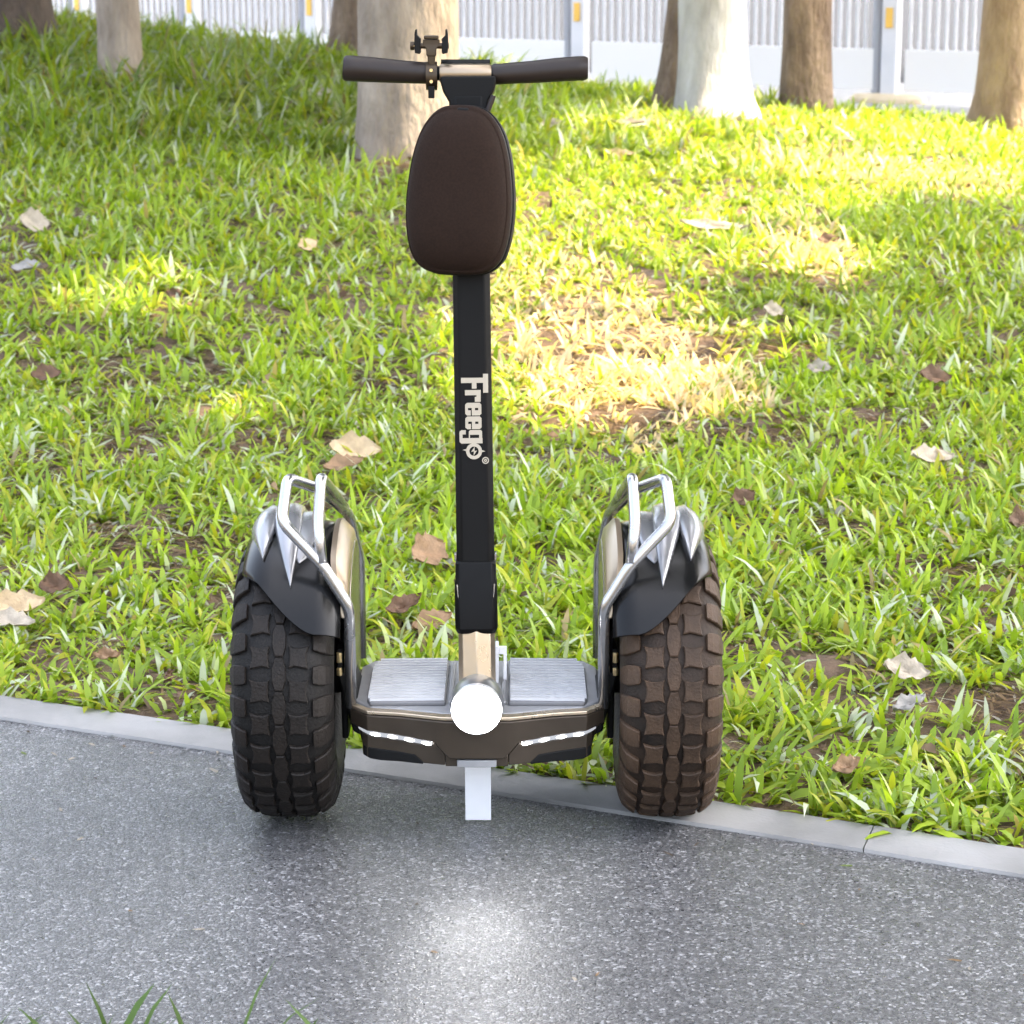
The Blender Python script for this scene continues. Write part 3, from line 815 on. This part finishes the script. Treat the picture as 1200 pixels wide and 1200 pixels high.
    fin(.284, R(26), .268, -R(41), .042, .028)
    fin(.252, R(14), .258, -R(30), .040, .014, True)
    # sloping cheek between fender and side panel
    ck = []
    for a_ in np.linspace(-R(50), R(62), 24):
        k_ = min(1, (a_ + R(51)) / R(22)) ** .6
        ck.append([(side * x_, r_ * math.sin(a_), WZ + r_ * math.cos(a_)) for x_, r_ in ((.1915 + .0215 * k_, .200 + .0365 * k_), (.1905 + .0145 * k_, .201 + .0365 * k_), (.1875 + .0025 * k_, .203 + .019 * k_), (.1855, .200), (.1885, .197), (.192 + .013 * k_, .199 + .026 * k_))])
    MB().loft(ck).build('fender_cheek', M_CHEEK, fd, 50)
    # inner side panel with arched top
    arch = [(-.100, .195), (-.104, .30), (-.104, .34), (-.09, .378), (-.065, .400), (-.02, .415), (.03, .416), (.075, .405), (.11, .38), (.128, .34), (.13, .30), (.125, .195)]
    MB().prism(arch, 'x', side * .1845, side * .1915).build('side_panel', M_PANEL, sc, 30, .002)
    # tubular guard
    S = lambda p: (side * p[0], p[1], p[2])
    g = MB().tube([S(p) for p in [(.186, -.120, .200), (.183, -.158, .36), (.221, -.158, .424), (.280, -.138, .483), (.273, -.110, .541), (.234, -.02, .505), (.20, .10, .44), (.186, .135, .36), (.186, .135, .20)]], .0085, 14, .014).build('guard_tube', M_SILVER, sc, 180)
    MB().tube([S(p) for p in [(.222, -.158, .425), (.228, -.138, .478), (.225, -.105, .541), (.219, .0, .500), (.205, .09, .45)]], .0085, 14, .014).build('guard_brace', M_SILVER, g, 180)
    # axle bracket, arm and brass bolts
    br = MB().prism([(-.06, .13), (-.075, .20), (-.06, .30), (.06, .30), (.07, .20), (.05, .13)], 'x', side * .194, side * .2035).build('axle_bracket', M_MATT, sc, 30, .003)
    MB().cyl((side * .19, 0, WZ), (side * .24, 0, WZ), .028, 20).build('axle', M_MATT, sc, 40)
    for zz, hh in ((.268, .0075), (.2465, .0058)):
        MB().tube([(side * .2035, -.098, zz - hh), (side * .2035, -.098, zz + hh)], .0046, 6).build('bolt', M_GOLD, br, 20, .0008)
    MB().box(*sorted((side * .199, side * .2065)), -.096, -.05, .235, .28).build('bolt_plate', M_MATT, br, 30, .001)
    MB().prism([(side * .150, .135), (side * .185, .155), (side * .207, .245), (side * .192, .245), (side * .178, .205), (side * .150, .195)], 'y', -.10, .02).build('support_arm', M_MATT, sc, 30, .003)

# deck body
FX = [0, .05, .085, .115, .160, .190]; FY = [-.190, -.188, -.176, -.166, -.158, -.122]
def fy(x): return float(np.interp(abs(x), FX, FY))
def plan(k, ins):
    p_ = [(x, fy(x) + ins) for x in (-.186, -.160, -.115, -.085, -.05, 0, .05, .085, .115, .160, .186)]
    p_ += [(.186, .065), (.168, .098), (-.168, .098), (-.186, .065)]
    return [(x * k, y) for x, y in p_]
rings = []
for z_, k_, i_ in ((.1275, .88, .026), (.132, .905, .014), (.166, .945, .012), (.172, .99, .011), (.196, 1.0, .010), (.201, .985, .014)):
    rings.append([(x, y, z_) for x, y in plan(k_, i_)])
deck = MB().loft(rings).build('deck', M_BRONZE, sc, 30, .002)
rings = [[(x, y, z_) for x, y in plan(k_, i_)] for z_, k_, i_ in ((.2005, .97, .018), (.2045, .965, .019), (.2055, .955, .022))]
MB().loft(rings).build('deck_top', M_DECK, deck, 30, .0015)
def strip(name, xs_, zlo, zhi, off_, thk, m, parent, bevel=.0015):
    rings = []
    for x in xs_:
        y0 = fy(x) - off_; a, b = zlo(x), zhi(x)
        rings.append([(x, y0 + .012, a), (x, y0 - thk, a), (x, y0 - thk, b), (x, y0 + .012, b)])
    return MB().loft(rings).build(name, m, parent, 30, bevel)
# upper cover with its tongue below the lamp
def clo(x):
    x = abs(x); return float(np.interp(x, [0, .040, .061, .187], [.1425, .1425, .166, .1775]))
strip('front_cover', [-.186, -.176, -.160, -.14, -.115, -.10, -.085, -.0615, -.05, -.040, -.02, 0, .02, .040, .05, .0615, .085, .10, .115, .14, .160, .176, .186], clo, lambda x: .1985, -.004, .006, M_BRONZE, deck)
strip('top_trim', [-.184, -.160, -.115, -.085, -.05, 0, .05, .085, .115, .160, .184], lambda x: .1995, lambda x: .2045, -.006, .006, M_CHAMP, deck, .001)
M_LED = emit_mat('white_led', (1, 1, 1), 2.0)
M_LEDS = emit_mat('led_diffuser', (.9, .93, 1), .065)
M_LEDS.node_tree.nodes['Principled BSDF'].inputs['Base Color'].default_value = (.07, .07, .075, 1)
for side in (-1, 1):
    xs_ = [side * q for q in (.066, .08, .095, .11, .125, .14, .155, .168, .174)]
    ls = strip('led_strip', xs_, lambda x: clo(x) - .0072 + .0035 * max(0, (abs(x) - .16) / .014), lambda x: clo(x) - .0012, -.005, .0045, M_LEDS, deck, .001)
    for q in (.073, .098, .123, .148):
        a = [(side * (q + d_), 0) for d_ in (-.0075, 0, .0075)]
        strip('led', [side * (q - .0075), side * (q - .0055), side * q, side * (q + .0055), side * (q + .0075)], lambda x, q=q: clo(x) - .0042 - .0026 * (1 - ((abs(x) - q) / .0085) ** 2), lambda x, q=q: clo(x) - .0042 + .0024 * (1 - ((abs(x) - q) / .0085) ** 2), -.005, .006, M_LED, ls, .0006)
    xs_ = [side * q for q in (.046, .0615, .066, .09, .115, .14, .160, .168)]
    strip('bumper', xs_, lambda x: .1300 + .004 * max(0, (abs(x) - .15) / .018), lambda x: clo(x) - .0028 if abs(x) < .063 else clo(x) - .0090, -.010, .004, M_BRONZE, deck)
    xs_ = [side * q for q in (.078, .090, .115, .14, .156, .1665)]
    strip('lower_guard', xs_, lambda x: .1290 + .005 * max(0, (abs(x) - .15) / .0165), lambda x: .1315 + .0105 * min(1, (abs(x) - .078) / .012) + .006 * max(0, (abs(x) - .09) / .07), -.0085, .0045, M_MATT, deck)
strip('centre_bumper', [-.0455, -.02, 0, .02, .0455], lambda x: .1285, lambda x: clo(x) - .0028, -.0095, .004, M_BRONZE, deck)
strip('latch_plate', [-.0285, -.01, .01, .0285], lambda x: .1290, lambda x: .1395, -.0045, .004, M_DECK, deck, .001)

# ribbed foot mats
for side in (-1, 1):
    x0, x1 = .046, .163; y0, y1 = -.137, .082
    n_ = 15
    base = [(.0, 0), (.0, 1)]
    def xe(t_): return x0, x1 - .012 * max(0, (t_ - .8) / .2) - .006 * max(0, (.1 - t_) / .1)
    mt = MB().loft([[(side * xe(t_)[0], y0 + (y1 - y0) * t_, zz) for zz in (.2045, .2125)] + [(side * xe(t_)[1], y0 + (y1 - y0) * t_, zz) for zz in (.2125, .2045)] for t_ in (0, .08, .3, .8, 1)])  .build('foot_mat', M_MATB, sc, 30, .003)
    rd = MB()
    for i in range(n_):
        t_ = (i + .7) / (n_ + .4); yc = y0 + (y1 - y0) * t_; a, b = xe(t_)
        sl = .004
        rd.loft([[(side * xx, yc + dy + sl * (.5 - (xx - a) / (b - a)), zz) for dy, zz in ((-.0056, .2118), (-.0040, .2160), (.0040, .2160), (.0056, .2118))] for xx in (a + .0025, a + .04, b - .04, b - .0025)])
    q = rd.build('mat_ribs', M_MAT, mt, 40)
    tag(q, kind='stuff')
    MB().box(*sorted((side * .036, side * .043)), -.13, .08, .2045, .2105).build('mat_edge', M_DECK, mt, 30, .002)

# lamp housing and headlight
hz = .2185
MB().tube([(0, -.184, hz), (0, -.172, hz), (0, -.11, hz - .012), (0, -.07, hz - .02)], [.0365, .0385, .0385, .031], 40).build('lamp_housing', M_HOUSE, sc, 40, .0015)
MB().loft([[(r_ * math.cos(a), y_, hz + r_ * math.sin(a)) for a in np.linspace(0, 2 * math.pi, 48, endpoint=False)] for r_, y_ in ((.0295, -.178), (.0365, -.178), (.0372, -.1895), (.0364, -.1910), (.0350, -.1900), (.0325, -.1878), (.0295, -.1868))], caps=False).build('lamp_bezel', M_BEZEL, sc, 40).location = (0, -.006, 0)
dome = [[(r_ * math.cos(a), y_, hz + r_ * math.sin(a)) for a in np.linspace(0, 2 * math.pi, 48, endpoint=False)] for r_, y_ in ((.0295, -.186), (.0290, -.1915), (.0262, -.1945), (.0205, -.1965), (.012, -.1978), (.004, -.1982))]
hl = MB().loft(dome).build('headlight', emit_mat('headlight_glow', (1, .99, .97), 15), sc, 180)
hl.location = (0, -.006, 0)

# steering column: leans back, away from the front
PB = Vector((0, -.075, .20)); PT = Vector((-.012, .040, 1.085)); PD = (PT - PB)
px_ = Vector((1, 0, 0)); px_ = (px_ - PD.normalized() * px_.dot(PD.normalized())).normalized(); py_ = PD.normalized().cross(px_)   # py_ points back
def pole_pt(z_, u_=0, v_=0):
    return PB + PD * ((z_ - PB.z) / PD.z) + px_ * u_ + py_ * v_
def section(z_, hw, hd, c, ridge=0.):
    q = [(-hw, -hd + c), (-hw + c, -hd - ridge * .3), (0, -hd - ridge), (hw - c, -hd - ridge * .3), (hw, -hd + c), (hw, hd - c), (hw - c, hd), (-hw + c, hd), (-hw, hd - c)]
    return [tuple(pole_pt(z_, a, b)) for a, b in q]
def column(name, secs, m, bevel=.002): return MB().loft([section(*s) for s in secs]).build(name, m, sc, 28, bevel)
column('lower_column', [(.205, .0275, .024, .006, .010), (.33, .0265, .022, .006, .010)], M_CHAMP, .0015)
column('column_collar', [(.298, .0275, .026, .006, .004), (.306, .0312, .031, .006, .003), (.372, .0312, .031, .006), (.378, .0298, .029, .006), (.4015, .0298, .029, .006), (.4045, .0285, .0275, .006)], M_SATIN, .0015)
for s in (-1, 1):
    p0 = pole_pt(.372, s * .0275, -.0315); p1 = pole_pt(.352, s * .026, -.0315)
    MB().tube([p0, p1], [.0014, .0006], 6).build('collar_clip', M_SILVER, sc, 60)
    q = pole_pt(.406, s * .0295, -.01)
    MB().box(q.x - .0015, q.x + .0015, q.y - .008, q.y + .008, q.z, q.z + .010).build('collar_tab', M_SILVER, sc, 30, .0005)
column('pole', [(.40, .0278, .0255, .008), (.80, .0272, .025, .008), (1.075, .0272, .025, .008)], M_SATIN)
# head block under the bar
MB().loft([[tuple(pole_pt(z_, a * k_, b)) for a, b in ((-1, -.024), (1, -.024), (1, .026), (-1, .026))] for z_, k_ in ((1.035, .027), (1.068, .0285), (1.083, .037), (1.094, .040), (1.103, .040))]).build('head_block', M_SATIN, sc, 30, .003)
MB().tube([pole_pt(1.045, .024, -.0265), pole_pt(1.075, .036, -.0265)], .004, 8).build('head_strut', M_GRIP, sc, 60)
# handlebar
by_ = .040; bz = 1.109
MB().cyl((-.185, by_, bz), (.155, by_, bz), .0105, 20).build('handlebar', M_SATIN, sc, 40)
MB().tube([(-.054, by_, bz), (-.05, by_, bz), (.017, by_, bz), (.021, by_, bz)], [.0125, .0138, .0138, .0125], 24).build('bar_sleeve', M_CHEEK, sc, 50)
MB().tube([(-.052, by_ + .012, bz + .006), (.019, by_ + .012, bz + .006)], .0135, 16).build('bar_cap', M_SATIN, sc, 50)
for s, pts in ((-1, [(-.064, .0135, 0), (-.069, .0155, .0005), (-.085, .0158, .001), (-.12, .0168, .003), (-.155, .0182, .0055), (-.18, .0186, .007), (-.190, .0184, .0075), (-.1935, .0160, .0078)]),
               (1, [(.0235, .0135, -.002), (.026, .0150, -.0015), (.045, .0152, 0), (.08, .0160, .002), (.115, .0172, .005), (.145, .0176, .007), (.157, .0172, .0075), (.161, .0150, .0075)])):
    MB().tube([(x, by_, bz + dz) for x, r_, dz in pts], [r_ for x, r_, dz in pts], 28).build('grip', M_GRIP, sc, 50)
# little white catch behind the column
q = MB()
q.box(.026, .031, -.02, .012, .205, .262); q.box(.031, .043, -.02, -.014, .250, .262); q.box(.038, .043, -.02, .012, .205, .2505)
q.build('catch', M_WHITE, sc, 30, .001)
# white stand leg under the deck
MB().add([(x, y + dy, z) for y, z in ((-.10, .131), (-.060, .001)) for x in (-.0195, .0195) for dy in (0, .008)], [(0, 1, 3, 2), (4, 6, 7, 5), (0, 2, 6, 4), (1, 5, 7, 3), (0, 4, 5, 1), (2, 3, 7, 6)]).build('stand_leg', M_WHITE, sc, 30, .001)

# lettering printed along the pole, reading downwards
def rects_to(mb, lst):
    for u0, u1, v0, v1 in lst: poly_to(mb, [(u0, v0), (u1, v0), (u1, v1), (u0, v1)])
K = .0001365
def LP(u_, v_, d_):
    z_ = .6775 - (u_ - 95) * K * 1.0
    return tuple(pole_pt(z_, (v_ - 290) * K, -.0256 - d_))
def poly_to(mb, pts): mb.loft([[LP(a, b, -.0004) for a, b in pts], [LP(a, b, .0006) for a, b in pts]])
let = MB()
rects_to(let, [(95, 295, 400, 455), (135, 190, 165, 400), (190, 250, 280, 330)])
poly_to(let, [(265, 375), (265, 205), (320, 205), (320, 328), (338, 328), (338, 310), (390, 310), (390, 372)])
for d_ in (0, 145):
    poly_to(let, [(400 + d_, 225), (420 + d_, 205), (455 + d_, 205), (455 + d_, 378), (420 + d_, 378), (400 + d_, 360)])
    rects_to(let, [(455 + d_, 480 + d_, 345, 378), (455 + d_, 480 + d_, 275, 310), (455 + d_, 480 + d_, 205, 235)])
    poly_to(let, [(480 + d_, 275), (535 + d_, 275), (535 + d_, 360), (517 + d_, 378), (480 + d_, 378)])
    poly_to(let, [(480 + d_, 205), (517 + d_, 205), (535 + d_, 225), (535 + d_, 264), (480 + d_, 264)])
poly_to(let, [(690, 255), (705, 240), (740, 240), (740, 382), (705, 382), (690, 368)])
poly_to(let, [(775, 140), (815, 140), (832, 160), (832, 386), (775, 386)])
rects_to(let, [(740, 775, 350, 382), (740, 775, 240, 252), (735, 775, 140, 172)])
poly_to(let, [(690, 160), (705, 140), (735, 140), (735, 207), (690, 207)])
def ring_to(cu, cv, r0, r1, n_=28):
    for i in range(n_):
        a, b = 2 * math.pi * i / n_, 2 * math.pi * (i + 1) / n_
        poly_to(let, [(cu + r * math.cos(t), cv + r * math.sin(t)) for r, t in ((r0, a), (r1, a), (r1, b), (r0, b))])
ring_to(915, 293, 50, 86)
poly_to(let, [(902, 372), (928, 372), (917, 415)]); poly_to(let, [(890, 214), (914, 214), (900, 172)])
poly_to(let, [(868, 300), (922, 262), (916, 292), (962, 288), (908, 326), (914, 298)])
ring_to(1015, 415, 26, 37, 20); ring_to(1015, 415, 6, 16, 12)
let.build('lettering', M_CREAM, sc, 30)

# headlight beam: the lamp the photograph shows lit
ld = bpy.data.lights.new('headlight_beam', 'SPOT'); ld.energy = .2; ld.spot_size = R(32); ld.spot_blend = 1.0; ld.shadow_soft_size = .03
lo = bpy.data.objects.new('headlight_beam', ld); COL.objects.link(lo); lo.parent = sc
lo.location = (0, -.222, hz); lo.rotation_euler = (-R(47), 0, 0)

# ------------------------------------------------------------------ bag on the pole
bag = empty('handlebar_bag', (-.0200, .0, .8255)); bag.rotation_euler = (-R(7.5), R(1.0), -R(11))
tag(bag, 'brown hard-shell teardrop bag hanging from the scooter pole', 'bag')
OUT = [(0, .240), (.018, .239), (.034, .233), (.048, .219), (.059, .200), (.067, .175), (.072, .148), (.0755, .115), (.076, .09), (.0745, .065), (.0705, .042), (.063, .022), (.050, .008), (.032, .001), (.012, 0), (0, 0)]
def smooth_curve(P, k=4):
    out = []
    for i in range(len(P) - 1):
        p0 = P[max(i - 1, 0)]; p1 = P[i]; p2 = P[i + 1]; p3 = P[min(i + 2, len(P) - 1)]
        for j in range(k):
            t = j / k
            out.append(tuple(.5 * (2 * b + (c - a) * t + (2 * a - 5 * b + 4 * c - d) * t * t + (3 * b - a - 3 * c + d) * t ** 3) for a, b, c, d in zip(p0, p1, p2, p3)))
    return out + [P[-1]]
half = smooth_curve(OUT); full = [(x, z) for x, z in half] + [(-x, z) for x, z in half[-2:0:-1]]
zc = .115
def bring(k, y_, dk=0):
    return [(x * k, y_, zc + (z - zc) * k) for x, z in full]
side_r = [bring(.90, .0), bring(.97, -.003), bring(1.0, -.012), bring(1.0, -.033), bring(.985, -.0345), bring(.985, -.0365), bring(1.0, -.038), bring(1.0, -.050)]
MB().loft(side_r).build('bag_side', M_BAGS, bag, 50)
fr = [bring(1.003, -.048), bring(1.003, -.058), bring(.985, -.064), bring(.965, -.066), bring(.955, -.066), bring(.93, -.071), bring(.86, -.079), bring(.72, -.0865), bring(.52, -.0915), bring(.3, -.0935), bring(.1, -.094)]
MB().loft(fr).build('bag_shell', M_BAG, bag, 60)
MB().tube([(x * 1.004, -.0355, zc + (z - zc) * 1.004) for x, z in full + full[:1]], .0016, 8).build('zip', M_MATT, bag, 60)
MB().box(-.004, .012, -.069, -.060, .226, .236).build('zip_pull', M_MATT, bag, 40, .002)
MB().box(-.030, .030, -.002, .016, .15, .19).build('strap', M_MATT, bag, 40, .002)

# ------------------------------------------------------------------ phone holder on the bar
ph_ = empty('phone_holder', (-.0655, by_, bz)); tag(ph_, 'bronze-black phone holder clamped on the left grip', 'phone holder')
M_HOLD = mat('bronze_metal', (.05, .036, .023), .38, .7)
MB().loft([[(x, r_ * math.cos(a), r_ * math.sin(a)) for a in np.linspace(0, 2 * math.pi, 24, endpoint=False)] for x, r_ in ((-.008, .0165), (-.008, .0205), (.008, .0205), (.008, .0165))], caps=False).build('clamp_ring', M_HOLD, ph_, 40)
MB().box(-.0045, .0045, -.022, -.015, -.031, -.014).build('clamp_lug', M_MATT, ph_, 40, .001)
for zz in (.009, -.007):
    MB().cyl((0, -.0235, zz), (0, -.018, zz), .0024, 10).build('clamp_screw', M_GOLD, ph_, 40)
MB().loft([[(sx * w_, sy * d_ - .004, z_) for sx, sy in ((-1, -1), (1, -1), (1, 1), (-1, 1))] for z_, w_, d_ in ((.016, .005, .006), (.028, .0055, .006), (.0295, .0072, .007), (.040, .0075, .007), (.044, .012, .006), (.052, .012, .006))]).build('stem', M_HOLD, ph_, 30, .001)
MB().cyl((-.0285, -.006, .043), (.0255, -.006, .043), .0042, 14).build('clamp_rod', M_HOLD, ph_, 40, .0006)
MB().cyl((-.0305, -.006, .043), (-.0245, -.006, .043), .0062, 14).build('knob', M_HOLD, ph_, 40, .0008)
MB().cyl((-.0235, -.0125, .043), (-.0235, -.009, .043), .0015, 8).build('rivet', M_GOLD, ph_, 40)
MB().box(-.0105, .0105, -.012, .008, .0525, .0575).build('pad', M_HOLD, ph_, 40, .0015)
for s in (-1, 1):
    MB().prism([(s * .0150, .034), (s * .0165, .0315), (s * .0235, .033), (s * .0245, .044), (s * .0240, .060), (s * .0228, .0665), (s * .0205, .0665), (s * .0203, .058), (s * .0150, .053), (s * .0155, .048)], 'y', -.014, .010).build('jaw', M_MATT, ph_, 30, .0008)
